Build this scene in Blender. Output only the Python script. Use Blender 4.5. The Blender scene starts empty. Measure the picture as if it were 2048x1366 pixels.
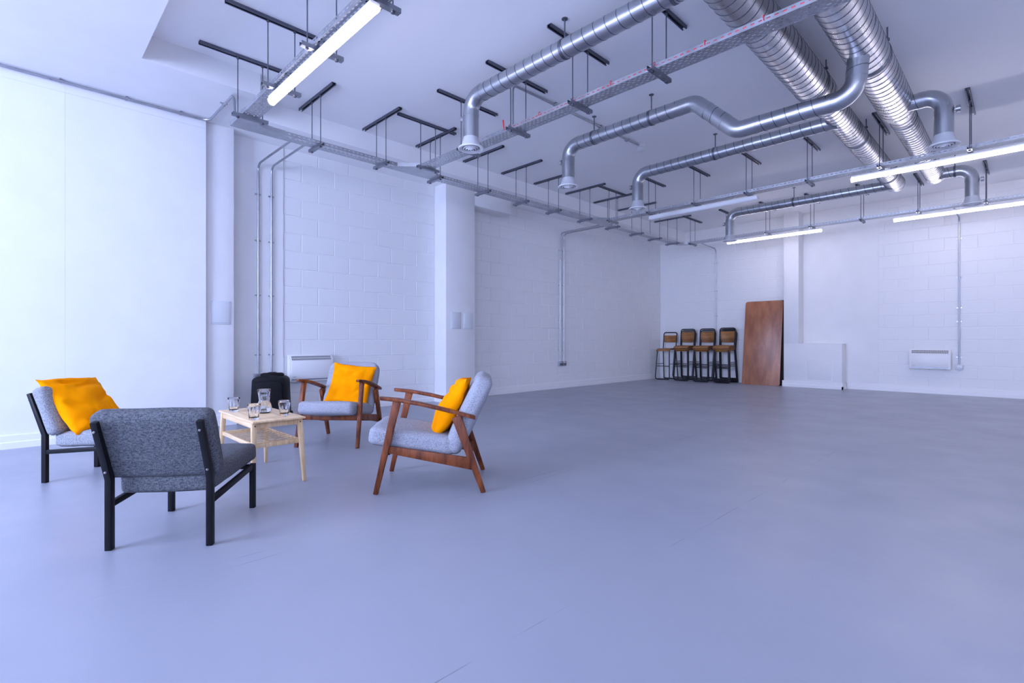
import bpy, bmesh, math, random
from mathutils import Vector, Matrix, noise
PI = math.pi
random.seed(7)
S = bpy.context.scene
COL = S.collection

# ------------------------------------------------------------------ camera
CAMH = 0.96
cam_d = bpy.data.cameras.new('camera')
cam = bpy.data.objects.new('camera', cam_d)
COL.objects.link(cam)
cam.location = (0, 0, CAMH)
cam.rotation_euler = (math.radians(90), 0, math.radians(45.39))
cam_d.sensor_width = 36.0
cam_d.lens = 17.877
cam_d.shift_y = -3 / 2048
cam_d.clip_start = 0.02
S.camera = cam

# ------------------------------------------------------------------ light and exposure
S.view_settings.view_transform = 'Standard'
S.view_settings.look = 'None'
S.view_settings.gamma = 1
S.view_settings.use_curve_mapping = False
S.view_settings.exposure = 0.0
try:
    S.cycles.use_denoising = True
    S.cycles.max_bounces = 12
    S.cycles.diffuse_bounces = 8
    S.cycles.glossy_bounces = 6
    S.cycles.transmission_bounces = 10
    S.cycles.transparent_max_bounces = 12
    S.cycles.sample_clamp_indirect = 6
    S.cycles.blur_glossy = 0.5
except Exception:
    pass
SKY = (0.51, 0.61, 1.0)
SKY_STRENGTH = 37.5
TUBE = (0.91, 0.85, 0.98)
TUBE_STRENGTH = 23.5
world = bpy.data.worlds.new('overcast_sky')
S.world = world
world.use_nodes = True
bg = world.node_tree.nodes['Background']
bg.inputs['Color'].default_value = (*SKY, 1)
bg.inputs['Strength'].default_value = SKY_STRENGTH
# daylight portal in the shopfront opening (guides the sky's own light, adds none)
WY = -4.20                                  # inner face of the shopfront wall
WINS = ((-4.9, -2.0), (1.7, 3.2))           # two openings in the shopfront, x0 x1
WZ = (1.05, 3.22)                           # sill and head
for xa, xb in WINS:
    pl = bpy.data.lights.new('daylight_portal', 'AREA')
    pl.shape = 'RECTANGLE'; pl.size = xb - xa; pl.size_y = WZ[1] - WZ[0]
    pl.cycles.is_portal = True
    po = bpy.data.objects.new('daylight_portal', pl); COL.objects.link(po)
    po.location = ((xa + xb) / 2, WY - 0.02, (WZ[0] + WZ[1]) / 2)
    po.rotation_euler = (math.radians(90), 0, 0)

# ------------------------------------------------------------------ materials
def mat(name, col, rough=0.5, metal=0.0, **kw):
    m = bpy.data.materials.new(name); m.use_nodes = True
    b = m.node_tree.nodes['Principled BSDF']
    b.inputs['Base Color'].default_value = (*col, 1)
    b.inputs['Roughness'].default_value = rough
    b.inputs['Metallic'].default_value = metal
    for k, v in kw.items():
        b.inputs[k].default_value = v
    m.diffuse_color = (*col, 1)
    return m
def nodes(m): return m.node_tree.nodes, m.node_tree.links, m.node_tree.nodes['Principled BSDF']
def coords(m, scale=(1, 1, 1), kind='Object'):
    n, l, b = nodes(m)
    tc = n.new('ShaderNodeTexCoord'); mp = n.new('ShaderNodeMapping')
    mp.inputs['Scale'].default_value = scale
    l.new(tc.outputs[kind], mp.inputs['Vector'])
    return mp.outputs['Vector']
def noisetex(m, vec, scale, detail=4, rough=0.5):
    n, l, b = nodes(m)
    t = n.new('ShaderNodeTexNoise'); t.inputs['Scale'].default_value = scale
    t.inputs['Detail'].default_value = detail; t.inputs['Roughness'].default_value = rough
    l.new(vec, t.inputs['Vector'])
    return t.outputs['Fac']
def ramp(m, fac, stops):
    n, l, b = nodes(m)
    r = n.new('ShaderNodeValToRGB')
    e = r.color_ramp.elements
    while len(e) < len(stops): e.new(0.5)
    for i, (p, c) in enumerate(stops):
        e[i].position = p; e[i].color = (*c, 1)
    l.new(fac, r.inputs['Fac'])
    return r.outputs['Color']
def bump(m, fac, strength=0.1, dist=0.01):
    n, l, b = nodes(m)
    k = n.new('ShaderNodeBump'); k.inputs['Strength'].default_value = strength
    k.inputs['Distance'].default_value = dist
    l.new(fac, k.inputs['Height']); l.new(k.outputs['Normal'], b.inputs['Normal'])
def vary(m, vec, scale, c0, c1, lo=0.35, hi=0.65, bmp=0, dist=0.005, detail=4):
    n, l, b = nodes(m)
    f = noisetex(m, vec, scale, detail)
    l.new(ramp(m, f, [(lo, c0), (hi, c1)]), b.inputs['Base Color'])
    if bmp: bump(m, f, bmp, dist)
    return f

WHITE = mat('white_wall_paint', (0.80, 0.80, 0.80), 0.55)
vary(WHITE, coords(WHITE), 3.0, (0.785, 0.785, 0.785), (0.815, 0.815, 0.815))
bump(WHITE, noisetex(WHITE, coords(WHITE), 160, 3), 0.05, 0.002)
BLOCKM = mat('painted_block', (0.80, 0.80, 0.80), 0.5)
bump(BLOCKM, noisetex(BLOCKM, coords(BLOCKM, kind='Object'), 90, 5, 0.65), 0.16, 0.004)
CEIL = mat('white_ceiling_paint', (0.88, 0.88, 0.88), 0.7)
vary(CEIL, coords(CEIL), 1.2, (0.91, 0.91, 0.91), (0.93, 0.93, 0.93))
SATIN = mat('white_satin_trim', (0.82, 0.82, 0.82), 0.35)

def floor_mat():
    m = mat('grey_floor_paint', (0.30, 0.30, 0.30), 0.33)
    n, l, b = nodes(m)
    v = coords(m)
    f1 = noisetex(m, v, 0.6, 5)
    base = ramp(m, f1, [(0.35, (0.306, 0.322, 0.378)), (0.65, (0.332, 0.348, 0.404))])
    # two long sheet seams running down the room, broken and faint
    sep = n.new('ShaderNodeSeparateXYZ'); l.new(v, sep.inputs[0])
    wob = noisetex(m, v, 1.3, 2)
    def seam(x0, w):
        a = n.new('ShaderNodeMath'); a.operation = 'MULTIPLY_ADD'
        l.new(wob, a.inputs[0]); a.inputs[1].default_value = 0.02; a.inputs[2].default_value = -x0 - 0.01
        s = n.new('ShaderNodeMath'); s.operation = 'ADD'
        l.new(sep.outputs[0], s.inputs[0]); l.new(a.outputs[0], s.inputs[1])
        ab = n.new('ShaderNodeMath'); ab.operation = 'ABSOLUTE'; l.new(s.outputs[0], ab.inputs[0])
        lt = n.new('ShaderNodeMath'); lt.operation = 'LESS_THAN'; l.new(ab.outputs[0], lt.inputs[0]); lt.inputs[1].default_value = w
        return lt.outputs[0]
    mx = n.new('ShaderNodeMath'); mx.operation = 'MAXIMUM'
    l.new(seam(-2.44, 0.0022), mx.inputs[0])
    mx2 = n.new('ShaderNodeMath'); mx2.operation = 'MAXIMUM'
    l.new(seam(-1.165, 0.0020), mx2.inputs[0]); l.new(seam(-2.36, 0.0018), mx2.inputs[1])
    l.new(mx2.outputs[0], mx.inputs[1])
    brk = noisetex(m, coords(m, (1, 1, 1)), 2.3, 3)
    gt = ramp(m, brk, [(0.50, (0, 0, 0)), (0.60, (0.62, 0.62, 0.62))])
    mu = n.new('ShaderNodeMath'); mu.operation = 'MULTIPLY'; l.new(mx.outputs[0], mu.inputs[0]); l.new(gt, mu.inputs[1])
    # fine dark specks
    vo = n.new('ShaderNodeTexVoronoi'); vo.inputs['Scale'].default_value = 5.5; l.new(v, vo.inputs['Vector'])
    sp = ramp(m, vo.outputs['Distance'], [(0.010, (0.5, 0.5, 0.5)), (0.022, (0, 0, 0))])
    ad = n.new('ShaderNodeMath'); ad.operation = 'MAXIMUM'; l.new(mu.outputs[0], ad.inputs[0]); l.new(sp, ad.inputs[1])
    mix = n.new('ShaderNodeMix'); mix.data_type = 'RGBA'
    l.new(ad.outputs[0], mix.inputs[0]); l.new(base, mix.inputs[6]); mix.inputs[7].default_value = (0.10, 0.10, 0.11, 1)
    l.new(mix.outputs[2], b.inputs['Base Color'])
    rr = ramp(m, noisetex(m, v, 2.2, 6, 0.6), [(0.3, (0.30, 0.30, 0.30)), (0.7, (0.44, 0.44, 0.44))])
    l.new(rr, b.inputs['Roughness'])
    bump(m, noisetex(m, v, 45, 4), 0.06, 0.003)
    return m
FLOOR = floor_mat()

def metal(name, c, rough, var=0.08, scale=9):
    m = mat(name, c, rough, 1.0)
    n, l, b = nodes(m)
    v = coords(m)
    f = noisetex(m, v, scale, 6, 0.6)
    l.new(ramp(m, f, [(0.3, tuple(x * 0.86 for x in c)), (0.7, tuple(min(1, x * 1.12) for x in c))]), b.inputs['Base Color'])
    l.new(ramp(m, f, [(0.3, (rough - var,) * 3), (0.7, (rough + var,) * 3)]), b.inputs['Roughness'])
    return m
DUCT = metal('galvanised_duct', (0.50, 0.52, 0.55), 0.30, 0.03, 3)
DUCTBIG = metal('bright_spiral_duct', (0.60, 0.59, 0.60), 0.28, 0.03, 3)
SEAM = mat('duct_seam_shade', (0.10, 0.11, 0.14), 0.5, 0.7)  # darker metal paints the shadow line along each lock seam
TRAYM = metal('galvanised_tray', (0.52, 0.54, 0.58), 0.42)
STRUT = metal('dark_strut', (0.16, 0.17, 0.21), 0.45)
BRKT = metal('grey_strut', (0.30, 0.32, 0.36), 0.42)
RODM = metal('threaded_rod', (0.19, 0.20, 0.235), 0.42)
PIPE = metal('conduit_steel', (0.48, 0.49, 0.53), 0.34)
GRILLE = mat('white_diffuser', (0.78, 0.79, 0.80), 0.4)
CONE = mat('grey_diffuser_neck', (0.62, 0.64, 0.67), 0.38, 0.25)
PLAST = mat('white_plastic', (0.80, 0.80, 0.80), 0.35)
PLATE = mat('grey_cover_plate', (0.66, 0.69, 0.72), 0.45)
DARK = mat('dark_slot', (0.02, 0.02, 0.03), 0.6)
BLACK = mat('black_plastic', (0.006, 0.006, 0.007), 0.55, **{'Specular IOR Level': 0.10})
vary(BLACK, coords(BLACK), 60, (0.004, 0.004, 0.005), (0.008, 0.008, 0.009), bmp=0.12, dist=0.003)
BLACKM = mat('black_painted_metal', (0.008, 0.008, 0.010), 0.45, **{'Specular IOR Level': 0.16})
TUBEM = mat('dark_tube_metal', (0.014, 0.015, 0.020), 0.34, 0.2)
RED = mat('red_cable', (0.75, 0.03, 0.05), 0.45)
BRASS = mat('dark_screw', (0.10, 0.09, 0.09), 0.4, 0.8)
LIT = mat('lit_diffuser', (0.9, 0.9, 0.9), 0.4)
n_, l_, b_ = nodes(LIT)
b_.inputs['Emission Color'].default_value = (*TUBE, 1)
b_.inputs['Emission Strength'].default_value = TUBE_STRENGTH
UNLIT = mat('opal_diffuser', (0.80, 0.81, 0.83), 0.3)

def fabric(name, c0, c1, sc=420, weave=True):
    m = mat(name, c0, 0.9)
    n, l, b = nodes(m)
    v = coords(m)
    f = noisetex(m, coords(m, (1, 1, 0.35)), sc, 3, 0.6)
    g = noisetex(m, coords(m, (0.3, 1, 1)), sc * 0.8, 2, 0.6)
    a = n.new('ShaderNodeMath'); a.operation = 'ADD'; l.new(f, a.inputs[0]); l.new(g, a.inputs[1])
    h = n.new('ShaderNodeMath'); h.operation = 'MULTIPLY'; l.new(a.outputs[0], h.inputs[0]); h.inputs[1].default_value = 0.5
    l.new(ramp(m, h.outputs[0], [(0.38, c0), (0.62, c1)]), b.inputs['Base Color'])
    bump(m, h.outputs[0], 0.25, 0.003)
    b.inputs['Specular IOR Level'].default_value = 0.2
    return m
FAB_D = fabric('heather_charcoal_fabric', (0.04, 0.044, 0.054), (0.165, 0.172, 0.185), 260)
FAB_G = fabric('heather_grey_fabric', (0.14, 0.15, 0.17), (0.40, 0.41, 0.43), 260)
def slub(name):
    m = mat(name, (0.36, 0.37, 0.40), 0.9)
    n, l, b = nodes(m)
    f = noisetex(m, coords(m, (130, 130, 700)), 1.0, 3, 0.6)
    g = noisetex(m, coords(m, (700, 130, 130)), 1.0, 3, 0.6)
    a = n.new('ShaderNodeMath'); a.operation = 'ADD'; l.new(f, a.inputs[0]); l.new(g, a.inputs[1])
    h = n.new('ShaderNodeMath'); h.operation = 'MULTIPLY'; l.new(a.outputs[0], h.inputs[0]); h.inputs[1].default_value = 0.5
    l.new(ramp(m, h.outputs[0], [(0.36, (0.15, 0.16, 0.195)), (0.56, (0.41, 0.42, 0.46))]), b.inputs['Base Color'])
    b.inputs['Specular IOR Level'].default_value = 0.2
    bump(m, h.outputs[0], 0.2, 0.003)
    return m
FAB_W = slub('slub_grey_fabric')
ORANGE = mat('orange_cotton', (1.0, 0.31, 0.0), 0.9, **{'Specular IOR Level': 0.05})
vary(ORANGE, coords(ORANGE), 8, (0.96, 0.29, 0.0), (1.0, 0.34, 0.0))
bump(ORANGE, noisetex(ORANGE, coords(ORANGE), 500, 2), 0.12, 0.002)

def wood(name, c0, c1, rough, scale=(40, 40, 3), det=5):
    m = mat(name, c0, rough)
    n, l, b = nodes(m)
    f = noisetex(m, coords(m, scale), 1.0, det, 0.62)
    l.new(ramp(m, f, [(0.34, c0), (0.66, c1)]), b.inputs['Base Color'])
    bump(m, f, 0.05, 0.002)
    return m
WALNUT = wood('dark_stained_wood', (0.075, 0.016, 0.005), (0.27, 0.074, 0.022), 0.38, (26, 26, 5))
WALNUT.node_tree.nodes['Principled BSDF'].inputs['Specular IOR Level'].default_value = 0.25
BAMBOO = wood('pale_bamboo', (0.68, 0.46, 0.24), (0.86, 0.66, 0.41), 0.4, (4, 60, 60))
BAMBOO_L = wood('pale_bamboo_leg', (0.66, 0.44, 0.22), (0.84, 0.63, 0.38), 0.4, (60, 60, 4))
PLY = wood('worn_ply_seat', (0.20, 0.075, 0.016), (0.40, 0.17, 0.04), 0.4, (6, 40, 40))
def board_mat():
    m = wood('worn_tabletop_ply', (0.25, 0.085, 0.040), (0.44, 0.180, 0.090), 0.34, (7, 7, 1.6))
    n, l, b = nodes(m)
    src = b.inputs['Base Color'].links[0].from_socket
    vo = n.new('ShaderNodeTexVoronoi'); vo.inputs['Scale'].default_value = 9
    l.new(coords(m, (1, 1, 1)), vo.inputs['Vector'])
    dots = ramp(m, vo.outputs['Distance'], [(0.045, (1, 1, 1)), (0.07, (0, 0, 0))])
    gate = ramp(m, noisetex(m, coords(m), 4.0, 2), [(0.56, (0, 0, 0)), (0.60, (0.8, 0.8, 0.8))])
    mu = n.new('ShaderNodeMath'); mu.operation = 'MULTIPLY'; l.new(dots, mu.inputs[0]); l.new(gate, mu.inputs[1])
    mix = n.new('ShaderNodeMix'); mix.data_type = 'RGBA'
    l.new(mu.outputs[0], mix.inputs[0]); l.new(src, mix.inputs[6]); mix.inputs[7].default_value = (0.66, 0.50, 0.38, 1)
    l.new(mix.outputs[2], b.inputs['Base Color'])
    return m
BOARD = board_mat()
SHADEBOARD = wood('shade_dark_tabletop_ply', (0.010, 0.005, 0.003), (0.022, 0.010, 0.006), 0.6, (7, 7, 1.6))  # shade behind the front board is painted into this near-black ply
GLASS = mat('clear_glass', (1, 1, 1), 0.02, 0, **{'Transmission Weight': 1.0, 'IOR': 1.42})
WATER = mat('water', (0.97, 0.99, 1.0), 0.0, 0, **{'Transmission Weight': 1.0, 'IOR': 1.33})
def pane_mat():
    m = bpy.data.materials.new('window_glass'); m.use_nodes = True
    n = m.node_tree.nodes; l = m.node_tree.links
    n.remove(n['Principled BSDF'])
    t = n.new('ShaderNodeBsdfTransparent'); g = n.new('ShaderNodeBsdfGlossy'); g.inputs['Roughness'].default_value = 0.02
    mx = n.new('ShaderNodeMixShader'); mx.inputs[0].default_value = 0.06
    l.new(t.outputs[0], mx.inputs[1]); l.new(g.outputs[0], mx.inputs[2])
    l.new(mx.outputs[0], n['Material Output'].inputs['Surface'])
    return m
PANE = pane_mat()
PAVE = mat('pavement', (0.45, 0.45, 0.46), 0.8)

# ------------------------------------------------------------------ object helpers
def link(o, parent=None):
    COL.objects.link(o)
    if parent is not None: o.parent = parent
    return o
def tag(o, label=None, cat=None, group=None, kind=None):
    if label: o['label'] = label
    if cat: o['category'] = cat
    if group: o['group'] = group
    if kind: o['kind'] = kind
    return o
def thing(name, label, cat, loc=(0, 0, 0), rz=0, group=None):
    o = bpy.data.objects.new(name, None); link(o)
    o.empty_display_size = 0.05
    o.location = loc; o.rotation_euler = (0, 0, rz)
    return tag(o, label, cat, group)
def dup(root, loc=None, rz=None, label=None, group=None):
    r = root.copy(); COL.objects.link(r)
    if loc is not None: r.location = loc
    if rz is not None: r.rotation_euler = (0, 0, rz)
    if label: r['label'] = label
    if group: r['group'] = group
    for c in list(root.children):
        k = c.copy(); COL.objects.link(k); k.parent = r
        for d in list(c.children):
            g = d.copy(); COL.objects.link(g); g.parent = k
    return r
class MB:
    """collects vertices and faces, then links them as one mesh object"""
    def __init__(s): s.v = []; s.f = []
    def add(s, vs, fs, M=None):
        o = len(s.v)
        for p in vs:
            s.v.append(tuple(M @ Vector(p)) if M is not None else tuple(p))
        for q in fs: s.f.append(tuple(i + o for i in q))
        return s
    def box(s, a, b, M=None):
        x0, y0, z0 = a; x1, y1, z1 = b
        return s.add([(x0, y0, z0), (x1, y0, z0), (x1, y1, z0), (x0, y1, z0), (x0, y0, z1), (x1, y0, z1), (x1, y1, z1), (x0, y1, z1)],
                     [(0, 3, 2, 1), (4, 5, 6, 7), (0, 1, 5, 4), (1, 2, 6, 5), (2, 3, 7, 6), (3, 0, 4, 7)], M)
    def build(s, name, m, parent=None, smooth=None, bevel=0, seg=2):
        me = bpy.data.meshes.new(name)
        me.from_pydata(s.v, [], s.f); me.update()
        bm = bmesh.new(); bm.from_mesh(me)
        bmesh.ops.recalc_face_normals(bm, faces=bm.faces)
        if bevel:
            es = [e for e in bm.edges if len(e.link_faces) == 2 and e.calc_face_angle(0) > 0.5]
            bmesh.ops.bevel(bm, geom=es, offset=bevel, segments=seg, profile=0.5, affect='EDGES', clamp_overlap=True)
        bm.to_mesh(me); bm.free()
        if smooth is None: smooth = 0.6
        if smooth:
            me.polygons.foreach_set('use_smooth', [True] * len(me.polygons))
            me.set_sharp_from_angle(angle=smooth)
        me.materials.append(m)
        o = bpy.data.objects.new(name, me)
        return link(o, parent)
def box(name, a, b, m, parent=None, bevel=0, M=None, seg=2):
    return MB().box(a, b, M).build(name, m, parent, bevel=bevel, seg=seg)
def struct(o):
    o['kind'] = 'structure'; return o
def fillet(pts, rad, n=8):
    pts = [Vector(p) for p in pts]; out = [pts[0]]
    for i in range(1, len(pts) - 1):
        p, a, b = pts[i], (pts[i - 1] - pts[i]), (pts[i + 1] - pts[i])
        la, lb = a.length, b.length; a.normalize(); b.normalize()
        ang = a.angle(b)
        t = min(rad / math.tan(ang / 2), la * 0.49, lb * 0.49); r = t * math.tan(ang / 2)
        c = p + (a + b).normalized() * (r / math.sin(ang / 2))
        s0 = p + a * t - c; s1 = p + b * t - c
        ax = s0.cross(s1).normalized(); tot = s0.angle(s1)
        for k in range(n + 1): out.append(c + Matrix.Rotation(tot * k / n, 3, ax) @ s0)
    out.append(pts[-1])
    return out
def tube(path, r, n=12, caps=True, closed=False):
    P = [Vector(p) for p in path]; k = len(P)
    R = r if isinstance(r, (list, tuple)) else [r] * k
    vs, fs = [], []
    def tan(i):
        if closed: return (P[(i + 1) % k] - P[i - 1]).normalized()
        if i == 0: return (P[1] - P[0]).normalized()
        if i == k - 1: return (P[-1] - P[-2]).normalized()
        return ((P[i + 1] - P[i]).normalized() + (P[i] - P[i - 1]).normalized()).normalized()
    t0 = tan(0); nrm = t0.orthogonal().normalized()
    for i in range(k):
        t = tan(i)
        nrm = (nrm - t * nrm.dot(t)).normalized(); bi = t.cross(nrm)
        st = 1.0
        if 0 < i < k - 1 or closed:
            d = (P[i] - P[i - 1]).normalized().dot(t); st = 1 / max(0.5, d)
        for j in range(n):
            a = 2 * PI * j / n
            vs.append(P[i] + (nrm * math.cos(a) + bi * math.sin(a)) * R[i])
    rng = k if closed else k - 1
    for i in range(rng):
        for j in range(n):
            a, b = i * n + j, i * n + (j + 1) % n
            c, d = ((i + 1) % k) * n + (j + 1) % n, ((i + 1) % k) * n + j
            fs.append((a, b, c, d))
    if caps and not closed:
        fs.append(tuple(range(n))[::-1]); fs.append(tuple(range((k - 1) * n, k * n)))
    return vs, fs
def lathe(prof, n=24, cap=True, facet=None):
    """prof: list of (r, z); rotated about z"""
    vs, fs = [], []
    for i, (r, z) in enumerate(prof):
        for j in range(n):
            a = 2 * PI * j / n
            rr = r if facet is None else facet(r, z, a, i)
            vs.append((rr * math.cos(a), rr * math.sin(a), z))
    for i in range(len(prof) - 1):
        for j in range(n):
            fs.append((i * n + j, i * n + (j + 1) % n, (i + 1) * n + (j + 1) % n, (i + 1) * n + j))
    if cap:
        if prof[0][0] > 1e-5: fs.append(tuple(range(n))[::-1])
        if prof[-1][0] > 1e-5: fs.append(tuple(range((len(prof) - 1) * n, len(prof) * n)))
    return vs, fs
def prism(poly, a, b, axis):
    """poly of 2-D points extruded from a to b along axis 0/1/2"""
    n = len(poly)
    def p3(q, t):
        q = list(q); q.insert(axis, t); return tuple(q)
    vs = [p3(q, a) for q in poly] + [p3(q, b) for q in poly]
    fs = [tuple(range(n))[::-1], tuple(range(n, 2 * n))] + [(i, (i + 1) % n, n + (i + 1) % n, n + i) for i in range(n)]
    return vs, fs
def beam(p0, p1, w0, h0, w1=None, h1=None, side=(1, 0, 0)):
    """tapered square bar from p0 to p1; w along side, h across"""
    w1 = w1 or w0; h1 = h1 or h0
    p0, p1 = Vector(p0), Vector(p1); t = (p1 - p0).normalized()
    sx = Vector(side); sx = (sx - t * sx.dot(t)).normalized(); sy = t.cross(sx)
    vs = []
    for p, w, h in ((p0, w0, h0), (p1, w1, h1)):
        for a, b in ((-1, -1), (1, -1), (1, 1), (-1, 1)): vs.append(p + sx * a * w / 2 + sy * b * h / 2)
    return vs, [(3, 2, 1, 0), (4, 5, 6, 7), (0, 1, 5, 4), (1, 2, 6, 5), (2, 3, 7, 6), (3, 0, 4, 7)]
def softbox(hx, hy, hz, r, n=14, crown=(0, 0, 0), seed=0, wob=0.0):
    """upholstered block: rounded cuboid whose faces swell a little"""
    bm = bmesh.new()
    bmesh.ops.create_cube(bm, size=2)
    bmesh.ops.subdivide_edges(bm, edges=bm.edges, cuts=n, use_grid_fill=True)
    vs = []
    for v in bm.verts:
        u = v.co.copy()
        p = Vector((u.x * hx, u.y * hy, u.z * hz))
        q = Vector((max(-hx + r, min(hx - r, p.x)), max(-hy + r, min(hy - r, p.y)), max(-hz + r, min(hz - r, p.z))))
        d = p - q
        p = q + (d.normalized() * r if d.length > 1e-9 else d)
        if abs(u.x) > .999: p.x += math.copysign(crown[0] * (1 - u.y ** 2) * (1 - u.z ** 2), u.x)
        if abs(u.y) > .999: p.y += math.copysign(crown[1] * (1 - u.x ** 2) * (1 - u.z ** 2), u.y)
        if abs(u.z) > .999: p.z += math.copysign(crown[2] * (1 - u.x ** 2) * (1 - u.y ** 2), u.z)
        if wob: p += noise.noise_vector(p * 9 + Vector((seed, seed, 0))) * wob
        vs.append(tuple(p))
    bm.verts.index_update()
    fs = [tuple(v.index for v in f.verts) for f in bm.faces]
    bm.free()
    return vs, fs
def rot(ax, deg): return Matrix.Rotation(math.radians(deg), 4, ax)
def tr(x, y, z): return Matrix.Translation((x, y, z))

# ------------------------------------------------------------------ the room
ZC, ZS = 3.59, 3.37           # ceiling, soffit of the bulkhead along the left
YB = 11.75                    # back wall face
XL, XR1 = -6.31, -6.55        # plasterboard wall face, recessed block wall face
XR = 3.6
floor = struct(box('floor', (-7.0, WY - .35, -0.15), (XR + .3, YB + .3, 0), FLOOR))
struct(box('ceiling', (-7.0, WY - .35, ZC), (XR + .3, YB + .3, ZC + .15), CEIL))
# lowered ceiling near the shopfront with the bulkhead beside it, one L-shaped soffit
struct(MB().add(*prism([(-6.9, WY - .2), (XR, WY - .2), (XR, 0.80), (-5.325, 0.80), (-5.325, 1.76), (-6.9, 1.76)], ZS, ZC, 2)).build('trim_1', WHITE))
struct(box('trim_2', (-6.9, 1.76, ZS), (-5.885, YB, ZC), CEIL))
# plasterboard wall on the left, made of sheets
wl = struct(box('wall_left', (-6.9, WY - .2, 0), (XL - .003, 1.523, ZS), WHITE))
for y0, y1 in ((WY - .2, .3624), (.3636, 1.523)):
    for z0, z1 in ((0, 3.269), (3.2702, ZS)):
        box('panel', (XL - .003, y0, z0), (XL, y1, z1), WHITE, wl)
wl2 = struct(box('wall_left', (-6.9, 1.523, 0), (XR1 - .005, YB, ZS), WHITE))
box('panel', (XR1 - .005, 1.816, 0), (XR1 + .012, 2.431, ZS), WHITE, wl2)
BH, BP, BT = 0.225, 0.435, 0.009
_block = {}
def block_mesh(w, h, d=.006):
    k = (round(w, 3), round(h, 3), d)
    if k not in _block:
        b = .0035
        vs = [(0, 0, 0), (w, 0, 0), (w, 0, h), (0, 0, h), (b, d, b), (w - b, d, b), (w - b, d, h - b), (b, d, h - b)]
        fs = [(4, 5, 6, 7), (0, 1, 5, 4), (1, 2, 6, 5), (2, 3, 7, 6), (3, 0, 4, 7)]
        me = bpy.data.meshes.new('block'); me.from_pydata(vs, [], fs); me.update(); me.materials.append(BLOCKM)
        _block[k] = me
    return _block[k]
def blockwork(parent, u0, u1, ztop, place, phase, depth=.006):
    """place(u, z) -> (location, rotation) of a block whose left bottom corner is there"""
    k = 0
    z = 0.059 - BH
    while z < ztop:
        za, zb = max(z, 0.0) + BT / 2, min(z + BH, ztop) - BT / 2
        if zb - za > .03:
            j = phase + (BP / 2 if k % 2 else 0)
            u = u0 + ((j - u0) % BP) - BP
            while u < u1:
                a, b = max(u, u0) + BT / 2, min(u + BP, u1) - BT / 2
                if b - a > .03:
                    o = bpy.data.objects.new('block', block_mesh(b - a, zb - za, depth)); COL.objects.link(o); o.parent = parent
                    o.location, o.rotation_euler = place(a, za, b)
                u += BP
        z += BH; k += 1
# left recesses: block fronts face +x
pl_left = lambda a, z, b: ((XR1 - .005, b, z), (0, 0, -PI / 2))
blockwork(wl2, 2.433, 4.746, ZS, pl_left, 2.663)
blockwork(wl2, 5.325, YB, ZS, pl_left, 5.5)
wb = struct(box('wall_back', (-6.9, YB + .003, 0), (XR + .3, YB + .3, ZC), WHITE))
pl_back = lambda a, z, b: ((b, YB + .003, z), (0, 0, PI))
blockwork(wb, XR1, -3.56, ZC, pl_back, -6.4, .0035)
blockwork(wb, -1.992, 0.62, ZC, pl_back, -1.9, .0035)
box('panel', (-3.28, YB - .001, 0), (-2.012, YB + .006, ZC), WHITE, wb)
box('panel', (.63, YB - .001, 0), (XR, YB + .006, ZC), WHITE, wb)
struct(box('wall_right', (XR, WY - .2, 0), (XR + .3, YB, ZC), WHITE))
# pillars
struct(box('trim_3', (-6.56, 1.523, 0), (-6.36, 1.816, ZS), WHITE, bevel=.004))
struct(box('trim_4', (-6.56, 4.746, 0), (-6.25, 5.325, ZS), WHITE, bevel=.004))
struct(box('trim_5', (-6.56, 5.325, 3.125), (-6.25, 6.15, ZS), WHITE, bevel=.004))
struct(box('trim_6', (-3.56, 11.45, .885), (-3.28, YB + .006, ZC), WHITE, bevel=.004))
bx = struct(box('trim_7', (-3.56, 11.45, 0), (-2.52, YB + .006, .89), WHITE, bevel=.004))
# thin raised frame of the access hatch in that boxing
def frame_ring(u0, u1, z0, z1, w):
    vs = [(u0, z0), (u1, z0), (u1, z1), (u0, z1), (u0 + w, z0 + w), (u1 - w, z0 + w), (u1 - w, z1 - w), (u0 + w, z1 - w)]
    return vs, [(0, 1, 5, 4), (1, 2, 6, 5), (2, 3, 7, 6), (3, 0, 4, 7)]
def ring_solid(u0, u1, z0, z1, w, d):
    a, f = frame_ring(u0, u1, z0, z1, w)
    vs = [(p[0], 0, p[1]) for p in a] + [(p[0], -d, p[1]) for p in a]
    fs = [tuple(i + 8 for i in q) for q in f] + f
    for i in range(4):
        j = (i + 1) % 4
        fs += [(i, j, j + 8, i + 8), (i + 4, j + 4, j + 12, i + 12)]
    return vs, fs
MB().add(*ring_solid(-3.144, -2.679, .14, .576, .022, .006), tr(0, 11.45, 0)).build('hatch_frame', SATIN, bx)
box('hatch_door', (-3.118, 11.447, .165), (-2.705, 11.452, .551), WHITE, bx, bevel=.001)
# skirting
SK = [(0, 0), (.024, 0), (.024, .055), (.017, .063), (.017, .115), (.012, .124), (0, .124)]
def skirt(side, axis, face, a, b, sgn):
    poly = [(face + sgn * p, z) for p, z in SK]
    # axis 1: runs along y, poly in (x, z); axis 0: runs along x, poly in (y, z)
    struct(MB().add(*prism(poly, a, b, axis)).build('baseboard_' + side, SATIN, smooth=.4))
skirt('left', 1, XL, WY, 1.523, 1)
skirt('left', 1, -6.36, 1.523, 1.84, 1)
skirt('left', 1, XR1 + .012, 1.84, 2.431, 1)
skirt('left', 1, XR1, 2.431, 4.722, 1)
skirt('left', 0, 4.746, XR1, -6.226, -1)
skirt('left', 1, -6.25, 4.722, 5.349, 1)
skirt('left', 1, XR1, 5.349, YB, 1)
skirt('back', 0, YB, XR1, -3.56, -1)
skirt('back', 0, 11.45, -3.585, -2.496, -1)
skirt('back', 1, -2.52, 11.426, YB - .02, 1)
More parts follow.
